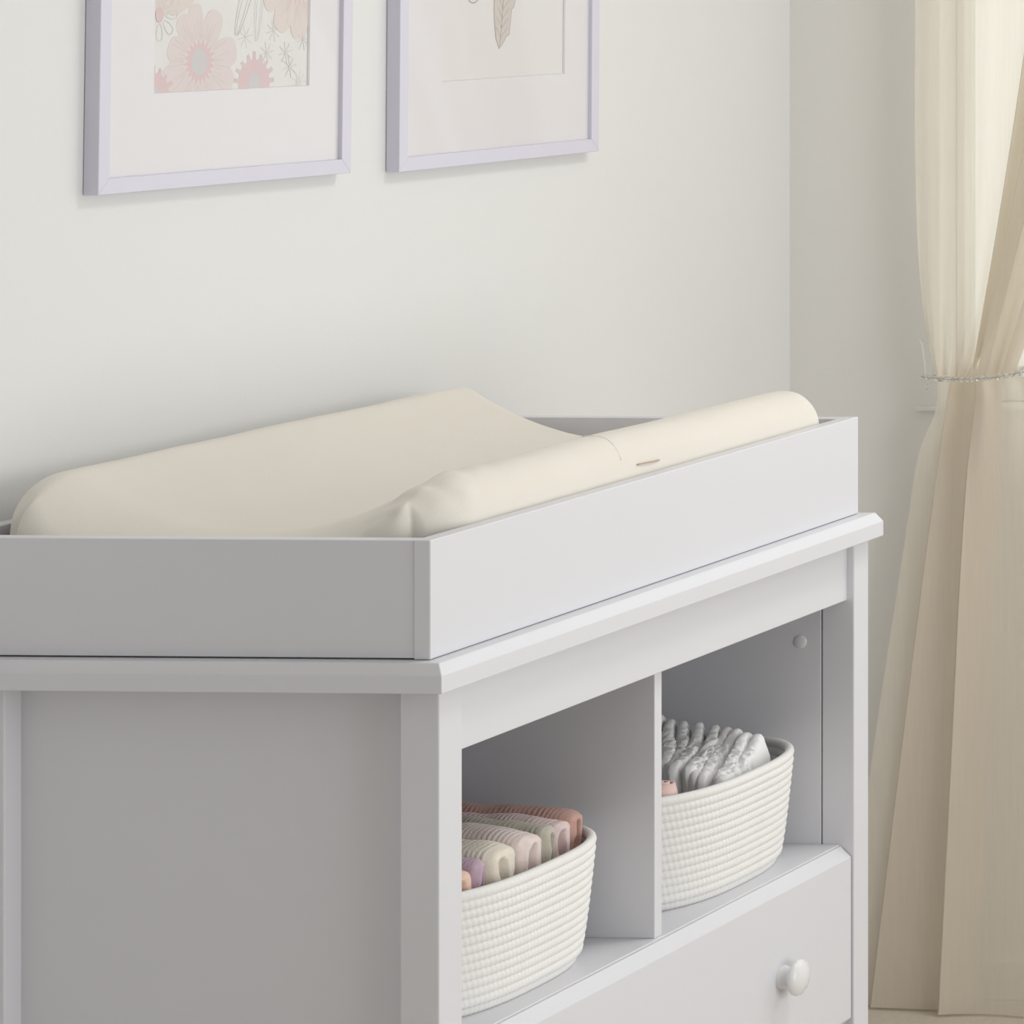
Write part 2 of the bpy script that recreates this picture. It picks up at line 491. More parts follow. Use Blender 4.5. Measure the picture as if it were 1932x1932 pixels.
# strap slit and cover seam on the front bolster
SV, SF = tube([(0.398, .0180, .9700), (0.404, .0172, .9699), (0.420, .0168, .9692), (0.436, .0172, .9684), (0.442, .0180, .9683)], 0.0008, 6)
slit = obj('strap_slit', SV, SF, M['slot'], None, True); slit['label'] = 'brown-edged strap slit'
pts = []
for k in range(15):
    y = 0.090 - k * 0.0050
    pts.append((0.362 + 0.010 * math.sin(k / 14 * 2.2), y, 0))
sp = []
for x, y, _ in pts:
    y = max(y, py0 + .0005)
    dy = y - py0; k = max(0.0, 1 - dy / rr)
    z = pad_top(x, y) - 0.034 * (1 - math.sqrt(max(0, 1 - k * k)))
    sp.append((x, y, z + wr(x, y, z) + .0001))
SV, SF = tube(sp, 0.0007, 6)
seam = obj('seam', SV, SF, M['pad'], None, True)
rel(pad, pc, slit, seam)

# ---------------------------------------------------------------- coiled rope baskets
BA, BB, BN = 0.165, 0.135, 2.8
def sup(th, a=BA, b=BB, n=BN):
    c, s = math.cos(th), math.sin(th)
    return (a * math.copysign(abs(c) ** (2 / n), c), b * math.copysign(abs(s) ** (2 / n), s))
# path resampled evenly by arc length
raw = [sup(2 * math.pi * k / 4000) for k in range(4000)]
acc = [0.0]
for k in range(4000):
    a, b = raw[k], raw[(k + 1) % 4000]
    acc.append(acc[-1] + math.hypot(b[0] - a[0], b[1] - a[1]))
PER = acc[-1]
NSEG = 660
path = []
k = 0
for i in range(NSEG):
    t = PER * i / NSEG
    while acc[k + 1] < t: k += 1
    f = (t - acc[k]) / (acc[k + 1] - acc[k])
    a, b = raw[k % 4000], raw[(k + 1) % 4000]
    path.append((a[0] + (b[0] - a[0]) * f, a[1] + (b[1] - a[1]) * f))
def coil_mesh(phase, stitch, rv):
    V, F = [], []
    ns = 10
    stn = 165
    for i in range(NSEG):
        p, q, o = path[i], path[(i + 1) % NSEG], path[i - 1]
        tx, ty = q[0] - o[0], q[1] - o[1]
        l = math.hypot(tx, ty); nx, ny = ty / l, -tx / l
        for j in range(ns):
            a = 2 * math.pi * j / ns
            s = math.sin(2 * math.pi * (i * stn / NSEG) + phase + 1.3 * math.sin(a))
            r = 1 + stitch * s
            h = math.cos(a) * 0.0050 * r
            V.append((p[0] + nx * h, p[1] + ny * h, math.sin(a) * rv * r))
    for i in range(NSEG):
        for j in range(ns):
            i2, j2 = (i + 1) % NSEG, (j + 1) % ns
            F.append((i * ns + j, i2 * ns + j, i2 * ns + j2, i * ns + j2))
    me = bpy.data.meshes.new('rope_coil'); me.from_pydata(V, [], F); me.update()
    me.materials.append(M['rope'])
    me.polygons.foreach_set('use_smooth', [True] * len(me.polygons))
    return me
COILS = [coil_mesh(0.0, 0.075, .0065), coil_mesh(2.2, 0.075, .0065), coil_mesh(4.3, 0.075, .0065)]
RIM = coil_mesh(1.0, 0.02, .0060)
NCO = 14
SHZ = 0.4457
def make_basket(loc, label, lean=0.0):
    root = empty('rope_basket', loc, label, 'basket', 'rope baskets in the cubbies')
    pitch = 0.0093
    for c in range(NCO):
        t = c / (NCO - 1)
        k = 0.905 + 0.095 * t ** 0.7
        if c == 0: k = 0.885
        o = bpy.data.objects.new('rope_coil', RIM if c == NCO - 1 else COILS[c % 3])
        COL.objects.link(o); o.parent = root
        o.location = (0, 0, 0.0058 + c * pitch)
        o.scale = (k, k, 1)
    V, F = [], []
    for z in (0.002, 0.008):
        for i in range(0, NSEG, 6):
            V.append((path[i][0] * .885, path[i][1] * .885, z))
    n = len(V) // 2
    F.append(tuple(range(n))[::-1]); F.append(tuple(range(n, 2 * n)))
    for i in range(n): F.append((i, (i + 1) % n, n + (i + 1) % n, n + i))
    obj('base', V, F, M['rope'], root)
    return root
bkL = make_basket((0.243, 0.0255 + BB, SHZ), 'white coiled rope basket holding folded coloured muslin cloths')
bkR = make_basket((0.652, 0.0215 + BB, SHZ), 'white coiled rope basket packed with white diapers')

# ---------------------------------------------------------------- folded muslin cloths, left basket
def make_cloth(name, label, x0, x1, yf, yb, zfront, zback, m, seed):
    """cloth folded over at the top: a soft slab whose front end shows two lobes and the crease between them"""
    w = x1 - x0; xc = (x0 + x1) / 2; ro = w / 2; hz = min(ro, 0.013)
    zb = SHZ + 0.045
    rb = 0.011                                   # rounding of the front end
    NY = int((yb - yf - rb) / 0.0011); NO = 29; K = 20
    def top(y):
        zt = zfront + (zback - zfront) * (1 - math.exp(-(y - yf) / 0.055))
        e = (y - yf) / 0.016
        if e < 1: zt -= 0.005 * (1 - math.sqrt(max(0, 1 - (1 - e) ** 2)))
        eb = (yb - y) / 0.02
        if eb < 1: zt -= 0.012 * (1 - math.sqrt(max(0, 1 - (1 - eb) ** 2)))
        return zt
    def outline(zt):
        pts = []
        for k in range(9): pts.append((x0, zb + (zt - hz - zb) * k / 8, -1, 0))
        for k in range(1, 12):
            a = math.pi - math.pi * k / 12
            pts.append((xc + ro * math.copysign(abs(math.cos(a)) ** .8, math.cos(a)), zt - hz + hz * math.sin(a) ** .8, math.cos(a), math.sin(a)))
        for k in range(9): pts.append((x1, zt - hz - (zt - hz - zb) * k / 8, 1, 0))
        return pts
    def ruck(x, y, z, nx, nz):
        n1 = noise.noise(Vector((x * 60 + seed * 9, y * 55, z * 60)))
        d = math.sin(2 * math.pi * y / 0.0052 + 3.2 * n1 + seed) * 0.00042 * (0.7 + n1)
        d += noise.noise(Vector((x * 24 + seed * 5, y * 22 + seed, z * 30))) * 0.0030 + 0.0008 * n1
        return (x + nx * d + 0.0015 * noise.noise(Vector((seed, y * 14, z * 20))),
                y + 0.0018 * noise.noise(Vector((x * 70, seed, z * 45))), z + nz * d)
    V, F = [], []
    zt0 = top(yf + rb)
    base = outline(zt0)
    xs = xc + w * 0.11 * math.sin(seed * 2.3)
    # front end: from the spine (k = 0) out to the outline (k = K)
    for k in range(K):
        f = k / K
        for x, z, nx, nz in base:
            zs = min(z, zt0 - hz * 0.9)
            px_, pz_ = xc + (x - xc) * f, zs + (z - zs) * f
            y = yf + rb * (1 - math.sqrt(max(0.0, 1 - f ** 2.6)))
            cr = smooth01((zt0 - 0.0075 - pz_) / 0.010)
            xk = xs + 0.0025 * math.sin(pz_ * 130 + seed)
            y += cr * 0.015 * math.exp(-((px_ - xk) / (0.0012 + 0.05 * w)) ** 2)
            y += 0.0022 * noise.noise(Vector((px_ * 110 + seed, 3.0, pz_ * 75)))
            a = ruck(px_, y, pz_, nx * f, nz * f)
            V.append((a[0], y + (a[1] - y) * f, a[2]))
    for i in range(NY + 1):
        y = yf + rb + (yb - yf - rb) * i / NY
        for x, z, nx, nz in outline(top(y)):
            V.append(ruck(x, y, z, nx, nz))
    rows = K + NY + 1
    for i in range(rows - 1):
        for j in range(NO - 1):
            F.append((i * NO + j, i * NO + j + 1, (i + 1) * NO + j + 1, (i + 1) * NO + j))
    for i in range(K, rows - 1):                 # underside
        F.append((i * NO + NO - 1, i * NO, (i + 1) * NO, (i + 1) * NO + NO - 1))
    F.append(tuple(range((rows - 1) * NO, rows * NO)))
    o = obj(name, V, F, m, None, True)
    bm = bmesh.new(); bm.from_mesh(o.data)
    bmesh.ops.remove_doubles(bm, verts=bm.verts, dist=0.00005)
    bmesh.ops.recalc_face_normals(bm, faces=bm.faces)
    bm.to_mesh(o.data); bm.free()
    o.data.polygons.foreach_set('use_smooth', [True] * len(o.data.polygons))
    tag(o, label, 'cloth', 'folded muslin cloths in the left basket')
    return o
CL = [
    ('terracotta muslin cloth, rearmost in the left rope basket', .3415, .3725, .060, .235, .5950, .6085, 'c_terra'),
    ('rose pink muslin cloth in front of the terracotta one', .3070, .3405, .054, .235, .5940, .6065, 'c_pink'),
    ('sage green muslin cloth between two pink ones', .2790, .3050, .050, .240, .5970, .6100, 'c_sage'),
    ('pale blush muslin cloth beside the sage green one', .2325, .2770, .047, .245, .5945, .6170, 'c_pale'),
    ('cream yellow muslin cloth between blush and mauve ones', .1830, .2300, .047, .245, .5940, .6130, 'c_cream'),
    ('mauve purple muslin cloth beside the cream one', .1565, .1805, .050, .235, .5925, .6060, 'c_purple'),
    ('peach muslin cloth at the near end of the left basket', .1215, .1550, .049, .225, .5895, .6000, 'c_peach'),
]
for i, (lb, a, b, yf, yb, zf, zk, mk) in enumerate(CL):
    make_cloth('muslin_cloth', lb, a, b, yf, yb, zf + .006, zk + .001, M[mk], i * 3.7 + 1.3)

# ---------------------------------------------------------------- diapers, right basket
def make_diaper(i, label):
    ang = R(min(21, 8 + 2.4 * i) + 2.0 * math.sin(i * 2.1))
    u = Vector((math.cos(ang), math.sin(ang), 0)); n = Vector((math.sin(ang), -math.cos(ang), 0))
    L = 0.152
    tip = Vector((0.756 + 0.0020 * i, 0.0640 + 0.0168 * i, 0))
    z0 = 0.5995 + 0.0020 * i + 0.0012 * math.sin(i * 1.7)
    start = tip - u * L
    zb = SHZ + 0.012
    NSg, NC = 72, 30
    V, F = [], []
    for a in range(NSg + 1):
        s = a / NSg
        ear = math.exp(-((s - 0.88) / 0.17) ** 2)
        zt = z0 - 0.014 * (1 - s) ** 0.9 - 0.010 * (1 - ear) + 0.003 * noise.noise(Vector((s * 6, i * 3.1, 0)))
        e0 = s / 0.10; e1 = (1 - s) / 0.11
        if e0 < 1: zt -= 0.020 * (1 - math.sqrt(max(0, 1 - (1 - e0) ** 2)))
        if e1 < 1: zt -= 0.045 * (1 - math.sqrt(max(0, 1 - (1 - e1) ** 2)))
        mid = math.exp(-((s - 0.45) / 0.30) ** 2)
        th = 0.0103 * (1 - 0.14 * ear)
        if e0 < 1: th *= math.sqrt(max(0.02, 1 - (1 - e0) ** 2))
        if e1 < 1: th *= math.sqrt(max(0.05, 1 - (1 - e1) ** 2))
        for c in range(NC):
            al = 2 * math.pi * c / NC
            cs, sn = math.cos(al), math.sin(al)
            # cross section: flat sided capsule with a soft top
            h = (zt + zb) / 2; hh = (zt - zb) / 2
            off = th * math.copysign(abs(cs) ** 0.55, cs)
            zz = h + hh * math.copysign(abs(sn) ** 0.28, sn)
            top = smooth01((zz - (zt - 0.030)) / 0.030)
            off *= (1 - 0.14 * top)
            ruf = mid * top
            k1 = noise.noise(Vector((s * 26, cs * 2.2 + i * 7.7, zz * 90)))
            k2 = noise.noise(Vector((s * 60, cs * 4 + i * 3.3, zz * 160)))
            off += (0.0045 * ruf + 0.0008) * k1 * (1 if cs >= 0 else .8)
            dz = ruf * (0.0060 * k1 + 0.0040 * k2)
            p = start + u * (L * s) + n * off
            p += n * (0.004 * top * math.sin(s * 5 + i))
            V.append((p.x, p.y, zz + dz))
    for a in range(NSg):
        for c in range(NC):
            c2 = (c + 1) % NC
            F.append((a * NC + c, (a + 1) * NC + c, (a + 1) * NC + c2, a * NC + c2))
    F.append(tuple(range(NC))); F.append(tuple(range(NSg * NC, (NSg + 1) * NC))[::-1])
    o = obj('diaper', V, F, M['diaper'], None, True)
    tag(o, label, 'diaper', 'white diapers in the right basket')
ordw = ['frontmost', 'second', 'third', 'fourth', 'fifth', 'sixth', 'seventh', 'eighth', 'ninth', 'rearmost']
for i in range(10):
    lb = ('white folded diaper, %s in the right rope basket' % ordw[i]) if i in (0, 9) else \
         ('white folded diaper, %s from the front in the rope basket' % ordw[i])
    make_diaper(i, lb)

# small rolled rose cloth tucked at the near side of the right basket
V = []
nt_, nh = 90, 10
for hh in range(nh + 1):
    z = SHZ + .040 + (0.5870 - SHZ - .040) * hh / nh
    for k in range(nt_ + 1):
        a = k / nt_ * math.pi * 5.0
        r = 0.004 + 0.0145 * k / nt_ - (0.0025 if hh == nh else 0.0)
        V.append((0.5375 + r * math.cos(a), 0.0685 + r * math.sin(a), z + (0.004 * (1 - k / nt_) if hh == nh else 0)))
F = []
for hh in range(nh):
    for k in range(nt_):
        b = hh * (nt_ + 1) + k
        F.append((b, b + 1, b + nt_ + 2, b + nt_ + 1))
ro = obj('rolled_cloth', V, F, M['c_roll'], None, True)
sm = ro.modifiers.new('thickness', 'SOLIDIFY'); sm.thickness = 0.0030; sm.offset = 0
tag(ro, 'rolled rose pink cloth tucked beside the diapers', 'cloth')

# ---------------------------------------------------------------- framed prints
FW, FH, FD, RW = 0.420, 0.530, 0.0165, 0.0168
OP = (0.0905, 0.3505, 0.1036, 0.4500)
def rail_mesh(name, a, b, c, d, parent):
    """mitred rail: outer a->b, inner c->d as (x,z)"""
    V = []
    for y in (0.0, -FD):
        for p in (a, b, d, c): V.append((p[0], y, p[1]))
    Fc = [(0, 1, 2, 3), (7, 6, 5, 4), (0, 4, 5, 1), (1, 5, 6, 2), (2, 6, 7, 3), (3, 7, 4, 0)]
    bm = bmesh.new(); vs = [bm.verts.new(v) for v in V]
    for f in Fc: bm.faces.new([vs[i] for i in f])
    bmesh.ops.bevel(bm, geom=bm.edges[:], offset=.0005, segments=1, affect='EDGES')
    return from_bm(name, bm, M['lilac'], parent)
def make_frame(corner, th, label):
    root = empty('picture_frame', (corner[0], WY - 0.0006, corner[1]), label, 'picture', 'lilac framed prints on the wall')
    root.rotation_euler = (0, th, 0)
    w, h, r = FW, FH, RW
    rail_mesh('frame_rail', (0, 0), (w, 0), (r, r), (w - r, r), root)
    rail_mesh('frame_rail', (w, 0), (w, h), (w - r, r), (w - r, h - r), root)
    rail_mesh('frame_rail', (w, h), (0, h), (w - r, h - r), (r, h - r), root)
    rail_mesh('frame_rail', (0, h), (0, 0), (r, h - r), (r, r), root)
    # mat board with window
    bm = bmesh.new()
    ym, yb_ = -FD + 0.0052, -FD + 0.0074
    o = [(r - .004, r - .004), (w - r + .004, r - .004), (w - r + .004, h - r + .004), (r - .004, h - r + .004)]
    x0, x1, z0, z1 = OP
    n_ = [(x0, z0), (x1, z0), (x1, z1), (x0, z1)]
    g = 0.0008
    n2 = [(x0 + g, z0 + g), (x1 - g, z0 + g), (x1 - g, z1 - g), (x0 + g, z1 - g)]
    A = [bm.verts.new((p[0], ym, p[1])) for p in o]
    B = [bm.verts.new((p[0], ym, p[1])) for p in n_]
    Cc = [bm.verts.new((p[0], yb_, p[1])) for p in n2]
    D = [bm.verts.new((p[0], yb_, p[1])) for p in o]
    for i in range(4):
        j = (i + 1) % 4
        bm.faces.new((A[i], A[j], B[j], B[i])); bm.faces.new((B[i], B[j], Cc[j], Cc[i]))
        bm.faces.new((Cc[i], Cc[j], D[j], D[i])); bm.faces.new((D[i], D[j], A[j], A[i]))
    from_bm('mat_board', bm, M['mat'], root)
    box('glass', r - .003, w - r + .003, -FD + .0038, -FD + .0046, r - .003, h - r + .003, M['glass'], root, bev=0)
    box('backing_board', r - .004, w - r + .004, -FD + .0092, -.001, r - .004, h - r + .004, M['mat'], root, bev=0)
    return root
YP = -FD + 0.0078               # print surface
def print_sheet(root, m):
    return box('print', 0.07, 0.372, YP, YP + .0010, 0.08, 0.47, m, root, bev=0)
def clip(poly):
    x0, x1, z0, z1 = OP[0] - .006, OP[1] + .006, OP[2] - .006, OP[3] + .006
    for ax, lim, sg in ((0, x0, 1), (0, x1, -1), (1, z0, 1), (1, z1, -1)):
        out = []
        for i in range(len(poly)):
            p, q = poly[i - 1], poly[i]
            ip, iq = sg * (p[ax] - lim) >= 0, sg * (q[ax] - lim) >= 0
            if ip != iq:
                t = (lim - p[ax]) / (q[ax] - p[ax])
                out.append((p[0] + (q[0] - p[0]) * t, p[1] + (q[1] - p[1]) * t))
            if iq: out.append(q)
        poly = out
        if len(poly) < 3: return []
    return poly
class Ink:
    count = 0
    def __init__(s):
        s.V, s.F, s.I, s.m = [], [], [], []
        s.base = (Ink.count % 8) * 0.00006; Ink.count += 1
    def poly(s, pts, m, lay=0):
        pts = clip(pts)
        if len(pts) < 3: return
        if m not in s.m: s.m.append(m)
        b = len(s.V)
        y = YP - 0.00015 - 0.00003 * lay - s.base
        # fan around centroid keeps star shapes valid
        c = (sum(p[0] for p in pts) / len(pts), sum(p[1] for p in pts) / len(pts))
        s.V.append((c[0], y, c[1]))
        for p in pts: s.V.append((p[0], y, p[1]))
        n = len(pts)
        for i in range(n):
            s.F.append((b, b + 1 + i, b + 1 + (i + 1) % n)); s.I.append(s.m.index(m))
    def line(s, pts, w, m, lay=0):
        for p, q in zip(pts, pts[1:]):
            dx, dz = q[0] - p[0], q[1] - p[1]; l = math.hypot(dx, dz) or 1e-9
            nx, nz = -dz / l * w / 2, dx / l * w / 2
            s.poly([(p[0] + nx, p[1] + nz), (q[0] + nx, q[1] + nz), (q[0] - nx, q[1] - nz), (p[0] - nx, p[1] - nz)], m, lay)
    def build(s, name, parent):
        o = obj(name, s.V, s.F, [M[k] for k in s.m], parent)
        o.data.polygons.foreach_set('material_index', s.I); o.data.update()
        return o
def petal(c, ang, r0, r1, w, n=14, notch=0.0):
    out = []
    ca, sa = math.cos(ang), math.sin(ang)
    for k in range(n + 1):
        t = k / n * math.pi
        a = r0 + (r1 - r0) * (0.5 - 0.5 * math.cos(t))
        b = w * (math.sin(t) ** 0.65) * (0.55 + 0.45 * (0.5 - 0.5 * math.cos(t)))
        out.append((a, b))
    pts = out + [(a, -b) for a, b in out[::-1][1:-1]]
    return [(c[0] + a * ca - b * sa, c[1] + a * sa + b * ca) for a, b in pts]
def ell(c, rx, rz, n=20):
    return [(c[0] + rx * math.cos(2 * math.pi * k / n), c[1] + rz * math.sin(2 * math.pi * k / n)) for k in range(n)]

C1, T1 = (0.2350, 1.2755), R(1.2)
f1 = make_frame(C1, T1, 'lilac framed print of blush pink flowers with white mat')
pr1 = print_sheet(f1, M['paper'])
def l1(X, Z):
    dx, dz = X - C1[0], Z - C1[1]
    return (dx * math.cos(T1) - dz * math.sin(T1), dz * math.cos(T1) + dx * math.sin(T1))
def ray_hit(poly, c, a):
    """largest distance from c at which the ray with angle a leaves the polygon"""
    best = 0.0
    dx, dz = math.cos(a), math.sin(a)
    for i in range(len(poly)):
        p, q = poly[i - 1], poly[i]
        ex, ez = q[0] - p[0], q[1] - p[1]
        den = dx * ez - dz * ex
        if abs(den) < 1e-12: continue
        t = ((p[0] - c[0]) * ez - (p[1] - c[1]) * ex) / den
        v = ((p[0] - c[0]) * dz - (p[1] - c[1]) * dx) / den
        if t > 0 and 0 <= v <= 1: best = max(best, t)
    return best
def polar_print(name, c, bands, parent, lines=()):
    """concentric, non-overlapping inked zones: bands = [(radius function, ink), ...] from the centre out"""
    k = Ink(); n = 180
    inner = None
    for fn, ink in bands:
        cur = []
        for i in range(n):
            a = 2 * math.pi * i / n; q = fn(a)
            if inner: q = max(q, inner[i] + 1e-5)
            cur.append(q)
        pt = lambda i, q: (c[0] + q * math.cos(2 * math.pi * i / n), c[1] + q * math.sin(2 * math.pi * i / n))
        for i in range(n):
            j = (i + 1) % n
            if inner: k.poly([pt(i, inner[i]), pt(i, cur[i]), pt(j, cur[j]), pt(j, inner[j])], ink)
            else: k.poly([c, pt(i, cur[i]), pt(j, cur[j])], ink)
        inner = cur
    for ln in lines: k.line(ln, .0006, 'petal_line', 2)
    return k.build(name, parent)
def big_flower(c, r, parent, rot=0.0, pm='petal', petals=None):
    P_ = petals or [(62, 1.0, .30), (98, 1.04, .24), (122, .96, .26), (12, 1.0, .34), (160, .86, .30), (203, .98, .36), (-30, .98, .38),
                    (-95, 1.0, .42), (-62, .95, .36), (236, .98, .38)]
    pl = [petal(c, R(a) + rot, r * .02, r * l, r * w) for a, l, w in P_]
    ln = []
    for i in range(60):
        a = 2 * math.pi * i / 60 + 0.05 * math.sin(i * 5)
        r0, r1 = r * .40, r * (.66 + .16 * math.sin(i * 3.7))
        r1 = min(r1, 0.95 * max(ray_hit(p, c, a) for p in pl))
        if r1 > r0: ln.append([(c[0] + r0 * math.cos(a), c[1] + r0 * math.sin(a)), (c[0] + r1 * math.cos(a + .03), c[1] + r1 * math.sin(a + .03))])
    return polar_print('flower_print', c, [(lambda a: r * (.20 + .03 * math.sin(a) ** 2), 'ink_center'),
                                           (lambda a: r * (.35 + .05 * math.sin(20 * a)), 'petal_dark'),
                                           (lambda a: max([r * .42] + [ray_hit(p, c, a) for p in pl]), pm)], parent, ln)
def aster(c, r, parent, n=17):
    def edge(a):
        f = (a * n / (2 * math.pi)) % 1.0
        return r * (.76 + .26 * (1 if f < .45 else 0) * (.8 + .2 * math.sin(a * 5)))
    return polar_print('flower_print', c, [(lambda a: r * (.26 + .08 * math.sin(a) ** 2), 'ink_center'), (edge, 'petal_dark')], parent)
def star(k, c, r, n=8):
    for i in range(n):
        a = 2 * math.pi * i / n + .2
        k.line([(c[0] + r * .2 * math.cos(a), c[1] + r * .2 * math.sin(a)), (c[0] + r * math.cos(a), c[1] + r * math.sin(a))], .0008, 'ink_line', 0)
    k.poly(ell(c, r * .16, r * .16, 8), 'ink_grey', 0)
big_flower(l1(.4040, 1.4075), .0625, pr1)
aster(l1(.4950, 1.3800), .0345, pr1)
aster(l1(.3300, 1.3740), .0330, pr1)
big_flower(l1(.5720, 1.4900), .0640, pr1, .35, 'petal_peach', [(a * 36, 1, .30) for a in range(10)])
big_flower(l1(.3560, 1.5100), .0520, pr1, .9, 'petal_peach')
big_flower(l1(.4700, 1.5500), .0560, pr1, .2)
aster(l1(.5500, 1.6000), .0340, pr1)
big_flower(l1(.3700, 1.6400), .0600, pr1, .5)
for X, Z in ((.4799, 1.4318), (.5279, 1.4371), (.5161, 1.4125), (.5491, 1.4116), (.5799, 1.4248), (.5560, 1.3950)):
    k = Ink(); star(k, l1(X, Z), .0125); k.build('star_print', pr1)
k = Ink()
c0 = l1(.3397, 1.4615)
for i in range(8):
    a = 2 * math.pi * i / 8
    k.line(petal(c0, a, .010, .028, .006), .0006, 'ink_line', 0)
k.poly(ell(c0, .0065, .0085), 'petal_dark', 0)
k.build('outline_flower_print', pr1)
for (xa, za, xb, zb2, w) in ((.4640, 1.4340, .4900, 1.5000, .011), (.4985, 1.4260, .5060, 1.4900, .008)):
    k = Ink()
    a_, b_ = l1(xa, za), l1(xb, zb2)
    ang = math.atan2(b_[1] - a_[1], b_[0] - a_[0]); L_ = math.hypot(b_[0] - a_[0], b_[1] - a_[1])
    k.line(petal(a_, ang, 0, L_, w), .0006, 'ink_line', 0)
    k.line(petal(a_, ang, .001, L_ - .001, w * .5), .0005, 'ink_line', 0)
    k.build('leaf_print', pr1)
k = Ink()
c3 = l1(.5720, 1.3770)
for i in range(9):
    a = 2 * math.pi * i / 9
    k.line([(c3[0] + .006 * math.cos(a), c3[1] + .007 * math.sin(a)), (c3[0] + .013 * math.cos(a), c3[1] + .013 * math.sin(a))], .0006, 'ink_line', 0)
k.poly(ell(c3, .0045, .0062), 'petal', 0)
k.build('outline_flower_print', pr1)

C2, T2 = (0.7459, 1.2605), R(0.65)
f2 = make_frame(C2, T2, 'lilac framed print of a grey feather with white mat')
pr2 = print_sheet(f2, M['paper_pink'])
def l2(X, Z):
    dx, dz = X - C2[0], Z - C2[1]
    return (dx * math.cos(T2) - dz * math.sin(T2), dz * math.cos(T2) + dx * math.sin(T2))
k = Ink()
out = [l2(*p) for p in ((.9589, 1.3985), (.9520, 1.4110), (.9495, 1.4290), (.9480, 1.4480), (.9500, 1.4700), (.9560, 1.5000), (.9680, 1.5300), (.9850, 1.5500),
                        (.9990, 1.5350), (1.0020, 1.5000), (.9960, 1.4680), (.9905, 1.4500), (.9850, 1.4460), (.9830, 1.4330), (.9800, 1.4150), (.9735, 1.4125), (.9700, 1.4080), (.9650, 1.4030))]
k.poly(out, 'feather', 0)
k.line(out + [out[0]], .0009, 'feather_line', 1)
k.line([l2(.9600, 1.4010), l2(.9640, 1.4300), l2(.9690, 1.4700), l2(.9760, 1.5100), l2(.9850, 1.5480)], .0011, 'feather_line', 2)
for z in (1.412, 1.424, 1.436, 1.448, 1.460, 1.475, 1.49, 1.505):
    xm = .9600 + (z - 1.40) * .16
    k.line([l2(xm, z), l2(xm - .010, z + .014)], .0007, 'feather_line', 2)
    k.line([l2(xm, z), l2(xm + .014, z + .012)], .0007, 'feather_line', 2)
k.line([l2(.8960, 1.4600), l2(.9020, 1.4570), l2(.9090, 1.4570), l2(.9150, 1.4610)], .0012, 'feather_line', 2)
k.line([l2(.9150, 1.4610), l2(.9100, 1.4900), l2(.9000, 1.4950), l2(.8960, 1.4600)], .0012, 'feather_line', 2)
k.build('feather_print', pr2)

# ---------------------------------------------------------------- curtain at the right window
ZTIE = 0.915
def interp(tab, t):
    for (a, va), (b, vb) in zip(tab, tab[1:]):
        if t <= b:
            f = (t - a) / (b - a) if b > a else 0
            f = f * f * (3 - 2 * f) * 0.3 + f * 0.7
            return va + (vb - va) * f
    return tab[-1][1]
def sheet(name, rows, nU, fn, m):
    V, F = [], []
    for z in rows:
        for i in range(nU + 1):
            V.append(fn(i / nU, z))
    n = nU + 1
    for r in range(len(rows) - 1):
        for i in range(nU):
            F.append((r * n + i, r * n + i + 1, (r + 1) * n + i + 1, (r + 1) * n + i))
    return obj(name, V, F, m, None, True)
Z_TOP = 2.32
# upper part: hangs straight at the wall side, sweeps in from the room side to the tie
topY = [(0, .308), (.30, .190), (.48, -.020), (.56, -.160), (.62, -.095), (.70, -.250), (.77, -.170), (.86, -.380), (.92, -.310), (1.0, -.550)]
tieY = [(0, .276), (.30, .236), (.48, .214), (.56, .178), (.62, .206), (.70, .160), (.77, .185), (.86, .135), (.92, .160), (1.0, .105)]
topX = [(0, 1.628), (.30, 1.634), (.48, 1.628), (.56, 1.612), (.62, 1.604), (.70, 1.596), (.77, 1.588), (.86, 1.582), (.92, 1.574), (1.0, 1.570)]
tieX = [(0, 1.622), (.30, 1.618), (.48, 1.612), (.56, 1.598), (.62, 1.592), (.70, 1.584), (.77, 1.578), (.86, 1.570), (.92, 1.566), (1.0, 1.562)]
def bead_z(y):
    t = max(0.0, min(1.0, (.288 - y) / .205))
    return .905 + .022 * t ** 1.3 - .006 * math.sin(t * math.pi)
def up(u, z):
    s = (Z_TOP - z) / (Z_TOP - ZTIE)            # 0 at the rod, 1 at the tie
    kx = 10.0 * (1 - u) ** 2.2 + 1.15
    if u < 0.30: w = s ** 15
    elif u < 0.48: w = s ** (15 + (1.0 - 15) * smooth01((u - .30) / .16))
    else: w = s
    yt = interp(topY, u) if u > 0.48 else interp(topY, u)
    y = yt + (interp(tieY, u) - yt) * w
    x = interp(topX, u) + (interp(tieX, u) - interp(topX, u)) * s
    g = math.sin(u * 64 + 0.6) * (0.0012 + 0.0062 * s ** 9)
    z += (bead_z(interp(tieY, u)) - ZTIE) * s ** 8
    g += 0.004 * noise.noise(Vector((u * 6, z * 2.2, 4.0)))
    return (x + g, y + 0.0015 * noise.noise(Vector((u * 12, z * 4, 1.0))), z)
